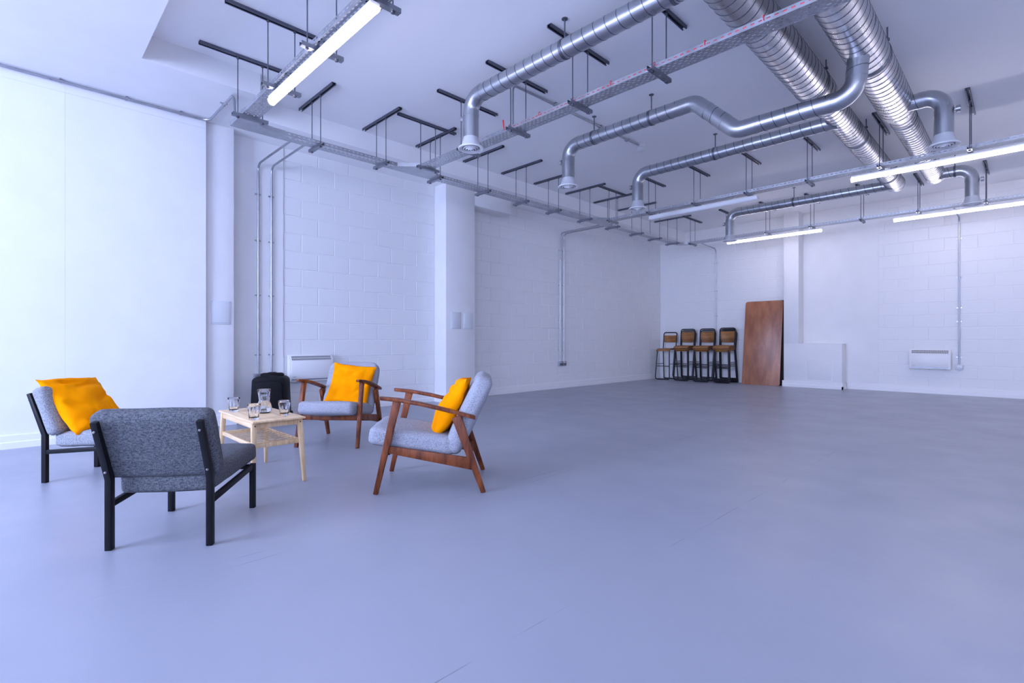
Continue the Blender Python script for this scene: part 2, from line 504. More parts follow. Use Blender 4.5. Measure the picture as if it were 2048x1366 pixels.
skirt('back', 0, YB, -2.496, XR, -1)
skirt('right', 1, XR, WY, YB, -1)
# shopfront wall behind the camera: opening with frame and panes
z0, z1 = WZ
(xa, xb), (xc, xd) = WINS
for a, b in (((-6.9, WY - .3, 0), (xa, WY, ZS)), ((xd, WY - .3, 0), (XR + .3, WY, ZS)), ((xb, WY - .3, 0), (xc, WY, ZS)),
             ((xa, WY - .3, 0), (xb, WY, z0)), ((xc, WY - .3, 0), (xd, WY, z0)), ((xa, WY - .3, z1), (xb, WY, ZS)), ((xc, WY - .3, z1), (xd, WY, ZS))):
    struct(box('wall_front', a, b, WHITE))
for k, (x0, x1) in enumerate(WINS):
    win = thing('window_%d' % (k + 1), None, None, (0, WY - .15, 0)); struct(win)
    xm = (x0 + x1) / 2
    for u0, u1 in ((x0, xm), (xm, x1)):
        MB().add(*ring_solid(u0 + .002, u1 - .002, z0, z1, .06, .07)).build('window_frame', BLACKM, win)
        box('pane', (u0 + .05, -.04, z0 + .05), (u1 - .05, -.034, z1 - .05), PANE, win)

# ------------------------------------------------------------------ cable trays
TZ = 3.05                      # underside of the trays, top of the trapeze brackets
TW = .075
def tray_bed(parent, a, b, c, axis):
    """perforated tray from a to b along axis, centre line at c on the other axis"""
    p = .05; n = max(1, int(round((b - a) / p))); p = (b - a) / n
    us = [a + p * i / 2 for i in range(2 * n + 1)]
    prof = [(-TW, .040), (-TW, .027), (-TW, .018), (-TW, 0)]
    holes = {1: 0}
    ys = [-.066, -.056, -.040, -.030, -.012, -.002, .012, .022, .036, .046, .058, .066]
    for i in range(0, len(ys), 2):
        holes[len(prof)] = (i // 2) % 2
        prof.append((ys[i], 0)); prof.append((ys[i + 1], 0))
    prof += [(TW, 0), (TW, .018), (TW, .027), (TW, .040)]
    holes[len(prof) - 3] = 1
    m = len(prof)
    vs = []
    for u in us:
        for y, z in prof:
            vs.append((u, c + y, TZ + z) if axis == 0 else (c + y, u, TZ + z))
    fs = []
    for i in range(len(us) - 1):
        for j in range(m - 1):
            if j in holes and i % 2 == holes[j] and 0 < i < len(us) - 2: continue
            fs.append((i * m + j, (i + 1) * m + j, (i + 1) * m + j + 1, i * m + j + 1))
    return MB().add(vs, fs).build('tray_bed', TRAYM, parent, smooth=.3)
def tray_plate(parent, name, poly, openings, z=TZ - .0015):
    n = len(poly)
    vs = [(x, y, z) for x, y in poly] + [(x, y, z + .047) for x, y in poly]
    fs = [tuple(range(n))]
    for i in range(n):
        if i not in openings: fs.append((i, (i + 1) % n, n + (i + 1) % n, n + i))
    return MB().add(vs, fs).build(name, TRAYM, parent, smooth=.5)
YA, XB, YC, YD, YE = 1.60, -5.39, 3.61, 7.52, 10.56
tA = thing('cable_tray', 'perforated steel cable tray above the lit tube at upper left', 'cable tray')
tray_bed(tA, -5.10, 3.2, YA, 0)
tB = thing('cable_tray', 'long perforated steel cable tray running along the left wall', 'cable tray')
w = TW
# square corner where the tray turns to the left-wall run
inner = [(XB + w + .215 - .215 * math.cos(t), YA + w + .215 - .215 * math.sin(t)) for t in (PI / 2, 1.2, .8, .4, 0)]
poly = [(-5.10, YA - w), (-5.10, YA + w)] + inner + [(XB + w, 2.0), (XB - w, 2.0), (XB - w, YA - w)]
tray_plate(tB, 'tray_bend', poly, {0, len(inner) + 2})
tray_bed(tB, 2.0, YC - .30, XB, 1)
for yc, y1 in ((YC, YD - .30), (YD, 10.2)):
    poly = [(XB - w, yc - .30), (XB + w, yc - .30), (-5.12, yc - w), (-5.12, yc + w), (XB + w, yc + .30), (XB - w, yc + .30)]
    tray_plate(tB, 'tray_tee', poly, {0, 2, 4})
    tray_bed(tB, yc + .30, y1, XB, 1)
ri, ro = .135, .285
cx, cyy = XB + w + ri, 10.56 - w - ri
ro_, ri_ = ri + 2 * w, ri
outer = [(cx - ro_ * math.cos(t), cyy + ro_ * math.sin(t)) for t in [PI / 2 * i / 8 for i in range(9)]]
inn = [(cx - ri_ * math.cos(t), cyy + ri_ * math.sin(t)) for t in [PI / 2 * i / 8 for i in range(8, -1, -1)]]
poly = [(XB - w, 10.2)] + outer + inn + [(XB + w, 10.2)]
tray_plate(tB, 'tray_bend', poly, {9, len(poly) - 1})
tC = thing('cable_tray', 'perforated cable tray with red cable crossing under the big ducts', 'cable tray')
tray_bed(tC, -5.12, .2, YC, 0)
tD = thing('cable_tray', 'cable tray carrying the unlit and the lit tube in mid room', 'cable tray')
tray_bed(tD, -5.12, 3.2, YD, 0)
tE = thing('cable_tray', 'farthest cable tray parallel to the back wall', 'cable tray')
tray_bed(tE, cx, 3.2, YE, 0)

# ------------------------------------------------------------------ trapeze hangers
def cprof(wd, ht, t, lip):
    """C-section open at the bottom, as a closed polygon, top at 0"""
    h = wd / 2
    return [(-h, 0), (h, 0), (h, -ht), (h - lip, -ht), (h - lip, -ht + t), (h - t, -ht + t), (h - t, -t), (-h + t, -t), (-h + t, -ht + t), (-h + lip, -ht + t), (-h + lip, -ht), (-h, -ht)]
def make_hanger(L=.84):
    r = thing('tray_hanger', 'x', 'hanger', (0, 0, TZ))
    zt = ZC - TZ
    MB().add(*prism([(x, z) for x, z in cprof(.042, .026, .004, .011)], -L / 2, L / 2, 1), tr(0, 0, zt)).build('ceiling_channel', STRUT, r, smooth=.3)
    b = [(x, -z - .03) for x, z in cprof(.042, .03, .003, .009)]
    MB().add(*prism(b, -.155, .155, 1)).build('bracket', BRKT, r, smooth=.3)
    rod = [(.0048, -.045), (.0048, -.042), (.013, -.042), (.013, -.030), (.0048, -.030), (.0048, zt - .040), (.013, zt - .040), (.013, zt - .026), (.0048, zt - .0255), (.0048, zt - .003)]
    for s in (-1, 1):
        MB().add(*lathe(rod, 8), tr(0, s * .108, 0)).build('rod', RODM, r, smooth=.5)
    return r
H0 = make_hanger()
XH = [-5.11, -4.34, -3.57, -2.795, -2.02, -1.245, -.44]
YH = [2.35, 3.135, 3.92, 4.74, 5.51, 6.26, 7.09, 7.93, 8.75, 9.45, 10.18]
ORD = ['first', 'second', 'third', 'fourth', 'fifth', 'sixth', 'seventh', 'eighth', 'ninth', 'tenth', 'eleventh']
first = True
def place_hanger(x, y, rz, label, group):
    global first
    if first:
        first = False
        H0.location = (x, y, TZ); H0.rotation_euler = (0, 0, rz); H0['label'] = label; H0['group'] = group
        return H0
    return dup(H0, (x, y, TZ), rz, label, group)
for i, y in enumerate(YH):
    place_hanger(XB, y, PI / 2, f'dark two-rod trapeze hanger, {ORD[i]} from the near end of the left-wall tray', 'hangers of the left-wall tray')
for i, x in enumerate(XH[:4]):
    place_hanger(x, YA, 0, f'dark two-rod trapeze hanger, {ORD[i]} from left on the tray at upper left', 'hangers of the upper-left tray')
for i, x in enumerate(XH[:5]):
    place_hanger(x, YC, 0, f'dark two-rod trapeze hanger, {ORD[i]} from left on the red-cabled tray', 'hangers of the red-cabled tray')
for i, x in enumerate(XH):
    place_hanger(x, YD, 0, f'dark two-rod trapeze hanger, {ORD[i]} from left on the mid-room tray', 'hangers of the mid-room tray')
for i, x in enumerate(XH):
    place_hanger(x, YE, 0, f'dark two-rod trapeze hanger, {ORD[i]} from left on the farthest tray', 'hangers of the farthest tray')

# red cable lying just inside the near flange, seen through its slots; ties loop over the rim
pts = [(-3.70 + .1 * i, YC - TW + .008, TZ + .022 + .003 * math.sin(i * 1.7)) for i in range(64)]
rc = thing('red_cable', 'thin red cable tied along the rim of the perforated tray', 'cable')
MB().add(*tube([(-3.70, YC - TW - .01, TZ + .12), (-3.70, YC - TW - .004, TZ + .06)] + pts, .007, 6)).build('cord', RED, rc)
for i in range(0, 60, 4):
    x = -3.62 + .1 * i
    MB().add(*tube([(x, YC - TW + .004 + .013 * math.cos(t), TZ + .034 + .020 * math.sin(t)) for t in [2 * PI * k / 8 for k in range(8)]], .003, 5, closed=True)).build('cable_tie', RED, rc)

# ------------------------------------------------------------------ tube lights
def make_light(lit, L=1.70):
    r = thing('tube_light', 'x', 'light', (0, 0, 0))
    dm = LIT if lit else UNLIT
    up = [(-.030, -.026), (-.032, -.004), (-.027, 0), (.027, 0), (.032, -.004), (.030, -.026)]
    lo = [(.033 * math.cos(t), -.026 - .042 * math.sin(t)) for t in [PI * i / 12 for i in range(13)]]
    MB().add(*prism(up, -L / 2, L / 2, 0)).build('housing', PLAST, r, smooth=.5)
    MB().add(*prism(lo, -L / 2 + .015, L / 2 - .015, 0)).build('diffuser', dm, r, smooth=.7)
    for s in (-1, 1):
        c = [(.0345 * math.cos(t), -.026 - .0435 * math.sin(t)) for t in [PI * i / 12 for i in range(13)]]
        MB().add(*prism(c, s * (L / 2 - .015), s * (L / 2 + .004), 0)).build('end_cap', dm if lit else PLAST, r, smooth=.7)
    return r
LZ = TZ - .042
L1 = make_light(True)
L1.location = (-3.62, YA - .03, LZ)
L1['label'] = 'brightly lit tube light under the tray at upper left, nearest the camera'
dup(L1, (-.70, YD, LZ), 0, 'lit tube light at right edge under the mid-room tray')
dup(L1, (-3.50, YE, LZ), 0, 'lit tube light on the farthest tray near the back pillar')
dup(L1, (-.72, YE, LZ), 0, 'lit tube light on the farthest tray above the right wall heater')
dup(L1, (-.70, YA - .03, LZ), 0, 'added lit tube light further along the near tray, unseen above the frame')  # this and the other out-of-frame tubes are added to brighten the mid-room
dup(L1, (2.12, YA - .03, LZ), 0, 'added lit tube light at the right end of the near tray, unseen outside the frame')
dup(L1, (2.12, YD, LZ), 0, 'added lit tube light at the right end of the mid-room tray, unseen outside the frame')
dup(L1, (2.12, YE, LZ), 0, 'added lit tube light at the right end of the farthest tray, unseen outside the frame')
L2 = make_light(False)
L2.location = (-3.53, YD, LZ)
L2['label'] = 'unlit white tube light under the mid-room tray'

# ------------------------------------------------------------------ ducts
def helix(p0, p1, r, pitch, wid=.005, h=.0016, n=26):
    """raised helical lock seam around the straight run p0-p1, one continuous strip"""
    p0, p1 = Vector(p0), Vector(p1); L = (p1 - p0).length; t = (p1 - p0).normalized()
    a = t.orthogonal().normalized(); b = t.cross(a)
    turns = L / pitch; N = int(turns * n)
    vs, fs = [], []
    for i in range(N + 1):
        th = 2 * PI * i / n; s = pitch * i / n
        d = a * math.cos(th) + b * math.sin(th)
        for ds, dr in ((-wid / 2, -.001), (-wid / 2, h), (wid / 2, h), (wid / 2, -.001)):
            vs.append(p0 + t * max(0, min(L, s + ds)) + d * (r + dr))
    for i in range(N):
        for j in range(3): fs.append((i * 4 + j, i * 4 + j + 1, i * 4 + j + 5, i * 4 + j + 4))
    return vs, fs
def ringband(p, d, r, wid, t=.004, n=32):
    """band around a duct at p with axis d"""
    d = Vector(d).normalized(); M = tr(*p) @ d.to_track_quat('Z', 'Y').to_matrix().to_4x4()
    return lathe([(r - .002, -wid / 2), (r + t, -wid / 2), (r + t, wid / 2), (r - .002, wid / 2)], n, False), M
def diffuser(parent, x, y, z):
    """round ceiling-style air diffuser at the foot of a drop: cone, flange, rings; z is the flange underside"""
    M = tr(x, y, z)
    o = MB().add(*lathe([(.073, .125), (.076, .10), (.090, .045), (.112, .012), (.112, .008), (.085, .010), (.070, .09), (.060, .125)], 32, False), M).build('diffuser_cone', CONE, parent)
    g = MB().add(*lathe([(.086, .012), (.122, .012), (.127, .006), (.127, 0), (.118, -.004), (.092, .004), (.086, .012)], 36, False), M).build('diffuser_flange', GRILLE, parent)
    for i, (r, dz) in enumerate(((.072, -.002), (.050, -.008), (.028, -.013))):
        MB().add(*lathe([(r, dz + .018), (r - .007, dz + .002), (r - .003, dz - .001), (r + .006, dz + .008), (r, dz + .018)], 30, False), M).build('diffuser_ring', GRILLE, g)
    MB().add(*lathe([(0, -.014), (.010, -.013), (.012, -.006), (0, -.002)], 20, False), M).build('diffuser_ring', GRILLE, g)
    MB().add(*lathe([(0, .03), (.078, .03), (.078, .034), (0, .034)], 24, False), M).build('baffle', DARK, g)
RB = .077
def branch(label, Y, pts, rods, knob, zdiff, pitch=.105):
    """pts: centre line from the main to the drop end"""
    r = thing('branch_duct', label, 'duct')
    path = fillet(pts, .15, 10)
    MB().add(*tube(path, RB, 32)).build('duct_pipe', DUCT, r, smooth=.8)
    P = [Vector(p) for p in pts]
    for i in range(len(P) - 1):
        a, b = P[i], P[i + 1]; L = (b - a).length; t = (b - a) / L
        s0 = .02 if i == 0 else .17; s1 = L - (.13 if i == len(P) - 2 else .17)
        if s1 - s0 > .12:
            MB().add(*helix(a + t * s0, a + t * s1, RB, pitch)).build('lock_seam', SEAM, r)
        for s in ([s1] if i < len(P) - 2 else []) + ([s0] if i > 0 else []):
            if 0.02 < s < L:
                q, M = ringband(a + t * s, t, RB, .035, .0025)
                MB().add(*q, M).build('collar', DUCT, r)
    for x, z in rods:
        q, M = ringband((x, Y, z), (1, 0, 0), RB, .025, .004)
        MB().add(*q, M).build('clamp', RODM, r)
        MB().add(*lathe([(.006, 0), (.006, ZC - .006 - z - RB), (.026, ZC - .006 - z - RB), (.026, ZC - z - RB)], 10), tr(x, Y, z + RB)).build('hanger_rod', RODM, r)
    e = P[-1]
    kz = e.z + .22
    M = tr(e.x + knob * RB, e.y, kz) @ rot('Y', 90 * knob)
    k = MB().add(*lathe([(.014, -.004), (.014, .012), (.032, .012), (.032, .046), (.026, .046), (.026, .040), (0.0, .040)], 20), M).build('damper_knob', DUCT, r)
    MB().add(*lathe([(.0, .0405), (.025, .0405), (.025, .0425), (0, .0425)], 16), M).build('knob_cap', DARK, k)
    diffuser(r, e.x, e.y, zdiff)
    return r
ZB = 3.34; ZD = 2.84
X1, X2 = -1.45, -.95
branch('nearest branch duct ending in a round diffuser over the left-wall side', 3.23, [(X1, 3.23, ZB), (-3.85, 3.23, ZB), (-3.85, 3.23, ZD + .11)], [(-2.66, ZB), (-1.7, ZB)], -1, ZD)
branch('cranked branch duct that drops below the big duct to a diffuser', 4.89,
       [(X2, 4.89, 3.37), (X2 - .04, 4.89, 2.94), (-1.93, 4.89, 2.94), (-2.34, 4.89, ZB), (-3.97, 4.89, ZB), (-3.97, 4.89, ZD + .11)], [(-2.83, ZB), (-3.58, ZB)], -1, ZD)
branch('straight branch duct just above the unlit tube with diffuser at its left', 6.41, [(X1, 6.41, ZB), (-3.93, 6.41, ZB), (-3.93, 6.41, ZD + .11)], [(-2.80, ZB)], -1, ZD)
branch('farthest left branch duct dropping to the tray by the back wall', 9.63, [(X1, 9.63, ZB), (-3.93, 9.63, ZB), (-3.93, 9.63, ZD + .09)], [(-2.83, ZB)], -1, ZD - .02)
branch('short branch duct with large elbow at upper right', 6.44, [(X2, 6.44, ZB), (-.57, 6.44, ZB), (-.57, 6.44, ZD + .11)], [], 1, ZD)
branch('short branch duct with elbow at the far end on the right', 9.5, [(X2, 9.5, ZB), (-.54, 9.5, ZB), (-.54, 9.5, ZD + .11)], [(-.72, ZB)], 1, ZD)
def main_duct(label, X, z, secs, bands):
    r = thing('main_duct', label, 'duct')
    path, rad = [], []
    for i, (y0, y1, R) in enumerate(secs):
        path += [(X, y0 + (.06 if i else 0), z), (X, y1 - (.06 if i < len(secs) - 1 else 0), z)]; rad += [R, R]
    MB().add(*tube(path, rad, 48)).build('duct_pipe', DUCTBIG, r, smooth=.8)
    for i, (y0, y1, R) in enumerate(secs):
        MB().add(*helix((X, y0 + .1, z), (X, y1 - .1, z), R, .095 if R > .14 else .085, .005, .002, 40)).build('lock_seam', SEAM, r)
    for y, R in bands:
        q, M = ringband((X, y, z), (0, 1, 0), R, .03, .005, 40)
        MB().add(*q, M).build('clamp', RODM, r)
        for s in (-1, 1):
            hx_, hz_ = X + s * (R * .74 + .010), z + R * .72
            MB().add(*tube([(hx_, y, hz_ - .012), (hx_, y, ZC)], .006, 8)).build('hanger_rod', RODM, r)
            box('clamp_lug', (hx_ - .016, y - .013, hz_ - .010), (hx_ + .016, y + .013, hz_ + .010), RODM, r, bevel=.003)
    ye, R = secs[-1][1], secs[-1][2]
    MB().add(*lathe([(0, .012), (R * .9, .012), (R + .004, .004), (R + .004, -.03), (R - .001, -.03)], 40, False), tr(X, ye, z) @ rot('X', -90)).build('end_cap', DUCTBIG, r)
    return r
main_duct('left of two big bright spiral ducts running down the room', X1, 3.40, [(.9, 5.80, .152), (5.80, 9.84, .125)], [(2.9, .152), (5.45, .152), (7.25, .125), (9.2, .125)])
main_duct('right of two big bright spiral ducts running down the room', X2, 3.375, [(.9, 6.65, .152), (6.65, 9.66, .118)], [(3.2, .152), (5.25, .152), (6.95, .118), (8.6, .118)])

# ------------------------------------------------------------------ conduits
def conduit(label, pts, saddles, r=.0125, rad=.09, group=None):
    """saddles: (point, direction of pipe, outward normal)"""
    t = thing('conduit_pipe', label, 'conduit', group=group)
    MB().add(*tube(fillet(pts, rad, 8), r, 12)).build('pipe', PIPE, t, smooth=.8)
    for p, d, nrm in saddles:
        p, d, nrm = Vector(p), Vector(d).normalized(), Vector(nrm).normalized()
        s = d.cross(nrm)
        M = Matrix(((s.x, d.x, nrm.x, p.x), (s.y, d.y, nrm.y, p.y), (s.z, d.z, nrm.z, p.z), (0, 0, 0, 1)))
        w = .034
        prof = [(-w, -.018), (-w, -.012), (-r - .004, -.012)] + [((r + .0035) * math.cos(a), (r + .0035) * math.sin(a)) for a in [PI - PI * i / 8 for i in range(9)]] + [(r + .004, -.012), (w, -.012), (w, -.018)]
        MB().add(*prism(prof, -.009, .009, 1), M).build('saddle', PIPE, t)
    return t
conduit('conduit along the corner of soffit and left wall, turning up to the tray',
        [(-6.275, -1.2, 3.35), (-6.275, 1.545, 3.35), (-5.405, 1.545, 3.35), (-5.395, 1.55, 3.08)],
        [((-6.275, .33, 3.35), (0, 1, 0), (0, 0, -1)), ((-6.275, .82, 3.35), (0, 1, 0), (0, 0, -1)), ((-6.275, 1.28, 3.35), (0, 1, 0), (0, 0, -1)), ((-5.74, 1.545, 3.35), (1, 0, 0), (0, 0, -1))])
XK = XR1 + .012 + .018
for y, lab in ((2.13, 'left'), (2.283, 'right')):
    conduit(f'{lab} of two conduits rising behind the black speaker', [(XK, y, .55), (XK, y, 3.085), (XB - TW + .03, y, 3.085)],
            [((XK, y, z), (0, 0, 1), (1, 0, 0)) for z in (.78, 1.50, 2.16, 2.72)])
for y, lab in ((2.13, 'left'), (2.283, 'right')):
    s = thing('socket_box', f'{lab} one of two small metal socket boxes behind the black speaker', 'socket', (XR1 + .014, y, .51))
    box('back_box', (-.002, -.052, -.045), (.038, .052, .045), PIPE, s, bevel=.004)
    box('face_plate', (.038, -.05, -.043), (.044, .05, .043), BRKT, s, bevel=.002)
XK = XR1 + .019
for y, lab in ((7.79, 'left'), (7.905, 'right')):
    conduit(f'{lab} of two conduits dropping to the sockets on the recessed wall', [(XK, y, .53), (XK, y, 3.09), (XB - TW + .03, y, 3.09)],
            [((XK, y, z), (0, 0, 1), (1, 0, 0)) for z in (.76, 1.35, 2.05, 2.74)])
    s = thing('socket_box', f'{lab} one of two small metal socket boxes on the recessed wall', 'socket', (XR1 + .002, y, .49))
    box('back_box', (-.002, -.052, -.045), (.038, .052, .045), PIPE, s, bevel=.004)
    box('face_plate', (.038, -.05, -.043), (.044, .05, .043), BRKT, s, bevel=.002)
    for dy in (-.022, .022): box('rocker', (.044, dy - .008, .012), (.048, dy + .008, .030), PLAST, s, bevel=.001)
    for dy in (-.022, .022): box('pin_hole', (.0435, dy - .009, -.022), (.0445, dy + .009, -.006), DARK, s)
YK = YB - .019
conduit('conduit rising behind the bar stools to the farthest tray', [(-5.115, YK, .14), (-5.115, YK, 3.09), (-5.03, YE + TW - .02, 3.09)], [((-5.115, YK, z), (0, 0, 1), (0, -1, 0)) for z in (1.52, 2.1, 2.75)])
conduit('conduit dropping to the switch beside the right wall heater', [(-.834, YK, .53), (-.834, YK, 3.09), (-.834, YE + TW - .02, 3.09)], [((-.834, YK, z), (0, 0, 1), (0, -1, 0)) for z in (.66, 1.28, 1.52, 2.05, 2.72)])
conduit('ceiling conduit running past the ducts to the smoke detector', [(-3.70, YC + .05, TZ + .02), (-3.70, YC + .05, 3.572), (-3.66, 6.0, 3.572)], [((-3.69, y, 3.572), (0, 1, 0), (0, 0, -1)) for y in (4.3, 5.15, 5.75)], rad=.06)
sw = thing('switch_box', 'small grey fused switch box at the foot of the right conduit', 'switch', (-.833, YB - .002, .487))
box('back_box', (-.052, -.038, -.045), (.052, .002, .045), PIPE, sw, bevel=.004)
box('face_plate', (-.05, -.044, -.043), (.05, -.038, .043), PLATE, sw, bevel=.002)
MB().add(*lathe([(.016, 0), (.016, .006), (.010, .008), (0, .008)], 16), tr(-.008, -.044, .01) @ rot('X', 90)).build('fuse_knob', PLAST, sw)
box('rocker', (.016, -.048, -.022), (.032, -.044, .004), PIPE, sw, bevel=.001)
cb = thing('heater_cable', 'thin white cable looping from the right heater to the switch box', 'cable')
MB().add(*tube(fillet([(-.955, YB - .03, .44), (-.94, YB - .02, .395), (-.86, YB - .012, .39), (-.838, YB - .02, .43), (-.835, YB - .022, .445)], .03, 5), .004, 8)).build('cord', PLAST, cb)
sd = thing('smoke_detector', 'round white smoke detector under the ceiling conduit', 'detector', (-3.66, 6.05, ZC))
MB().add(*lathe([(.0, -.001), (.056, -.001), (.056, -.030), (.048, -.036), (0, -.036)], 28)).build('base', PLAST, sd)
MB().add(*lathe([(.040, -.036), (.050, -.046), (.052, -.068), (.044, -.084), (.024, -.094), (0, -.096)], 28)).build('head', PLAST, sd)

# ------------------------------------------------------------------ cover plates
def cover(label, x, y0, y1, z0, z1):
    t = thing('cover_plate', label, 'cover plate', (x, (y0 + y1) / 2, z0))
    hw, h = (y1 - y0) / 2, z1 - z0
    box('rim', (-.002, -hw, 0), (.010, hw, h), PLATE, t, bevel=.003)
    box('panel', (.008, -hw + .016, .016), (.015, hw - .016, h - .016), PLATE, t, bevel=.003)
    for a in (-1, 1):
        for b in (.010, h - .010):
            MB().add(*lathe([(.004, 0), (.004, .002), (0, .003)], 10), tr(.010, a * (hw - .008), b) @ rot('Y', 90)).build('screw', PIPE, t)
cover('blank grey cover plate on the left pillar', -6.36, 1.584, 1.781, 1.136, 1.398)
cover('left of two blank grey plates on the middle pillar', -6.25, 4.843, 5.03, 1.133, 1.393)
cover('right of two blank grey plates on the middle pillar', -6.25, 5.09, 5.276, 1.133, 1.393)

# ------------------------------------------------------------------ wall heaters
def grid_plate(us, vs_, hole, z=0):
    n = len(vs_)
    vs = [(u, z, v) for u in us for v in vs_]
    fs = [(i * n + j, (i + 1) * n + j, (i + 1) * n + j + 1, i * n + j + 1) for i in range(len(us) - 1) for j in range(n - 1) if not hole(i, j)]
    return vs, fs
def heater(label, loc, rz, W, H, D=.108):
    """local: x across, -y out of the wall, z up"""
    t = thing('wall_heater', label, 'heater', loc, rz)
    h = W / 2
    prof = [(-.028, 0), (-D + .012, 0), (-D, .012), (-D, H - .075), (-D + .030, H - .012), (-D + .045, H), (-.028, H)]
    box('wall_bracket', (-h + .06, -.030, .05), (h - .06, .001, H - .06), BRKT, t)
    MB().add(*prism(prof, -h, h, 0)).build('case', SATIN, t, bevel=.006, smooth=.5)
    box('front_panel', (-h + .03, -D - .006, .050), (h - .03, -D + .002, H - .085), PLAST, t, bevel=.003)
    # sloping outlet grille: two rows of slots over a dark recess
    y0, zz0, y1, zz1 = -D - .0005, H - .072, -D + .0295, H - .013
    ang = math.atan2(y1 - y0, zz1 - zz0); L = math.hypot(y1 - y0, zz1 - zz0)
    M = tr(0, y0 - .0022, zz0) @ Matrix.Rotation(-ang, 4, 'X')
    Md = tr(0, y0 - .0008, zz0) @ Matrix.Rotation(-ang, 4, 'X')
    MB().add([(-h + .032, 0, .004), (h - .032, 0, .004), (h - .032, 0, L - .003), (-h + .032, 0, L - .003)], [(0, 1, 2, 3)], Md).build('grille_recess', DARK, t)
    n = int((W - .06) / .0125); us = []
    for i in range(n + 1):
        u = -h + .03 + (W - .06) * i / n; us += [u, u + .0045]
    zs = [0, .004, L * .46, L * .54, L - .004, L]
    MB().add(*grid_plate(us, zs, lambda i, j: i % 2 == 1 and j in (1, 3)), M).build('outlet_grille', SATIN, t, smooth=0)
    # inlet slot along the bottom of the front
    box('inlet_slot', (-h + .03, -D - .003, .024), (h - .03, -D + .002, .040), BRKT, t)
    box('indicator', (-h + .045, -D - .0085, .066), (-h + .085, -D - .005, .071), BRKT, t)
    MB().add(*lathe([(.008, 0), (.008, -.006), (0, -.007)], 12), tr(0, -D + .03, 0)).build('thermostat_knob', DARK, t)
    return t
heater('white convector heater on the block wall behind the armchair', (XR1, (2.468 + 3.04) / 2, .428), PI / 2, .572, .345)
heater('white convector heater on the back wall at right', ((-1.512 - .937) / 2, YB, .437), 0, .575, .355)

# ------------------------------------------------------------------ black speaker
sp = thing('portable_speaker', 'black wheeled speaker on the floor behind the coffee table', 'speaker', (-6.20, 2.17, 0), math.radians(58))
def rrect(hw, h, top, r, n=6, bot=None):
    bot = hw if bot is None else bot
    pts = [(-bot, .012), (-bot + .012, 0), (bot - .012, 0), (bot, .012)]
    for k in range(n + 1):
        a = PI / 2 * k / n; pts.append((top - r + r * math.cos(a), h - r + r * math.sin(a)))
    m = 6
    for k in range(1, m): pts.append(((top - r) * (1 - 2 * k / m), h + .012 * math.sin(PI * k / m)))
    for k in range(n + 1):
        a = PI / 2 + PI / 2 * k / n; pts.append((-top + r + r * math.cos(a), h - r + r * math.sin(a)))
    return pts
MB().add(*prism(rrect(.19, .53, .175, .05, bot=.195), -.15, .14, 1), tr(0, 0, .004)).build('cabinet', BLACK, sp, bevel=.010, smooth=.6)
g = MB().add(*prism(rrect(.165, .44, .15, .03, bot=.168), -.165, -.148, 1), tr(0, 0, .04)).build('front_grille', BLACK, sp, bevel=.006)
hb = [(-.125, .505), (-.125, .555), (-.105, .572), (-.055, .573), (-.045, .580), (.030, .582), (.040, .574), (.10, .574), (.12, .560), (.125, .505)]
MB().add(*prism(hb, .02, .10, 1)).build('handle', BLACK, sp, bevel=.008)
for s in (-1, 1):
    MB().add(*lathe([(.012, -.022), (.050, -.022), (.055, -.014), (.055, .014), (.050, .022), (.012, .022)], 24), tr(s * .175, .165, .055) @ rot('Y', 90)).build('wheel', BLACK, sp)
for z in (.10, .29): box('side_handle', (-.205, -.06, z), (-.185, .06, z + .03), BLACK, sp, bevel=.006)

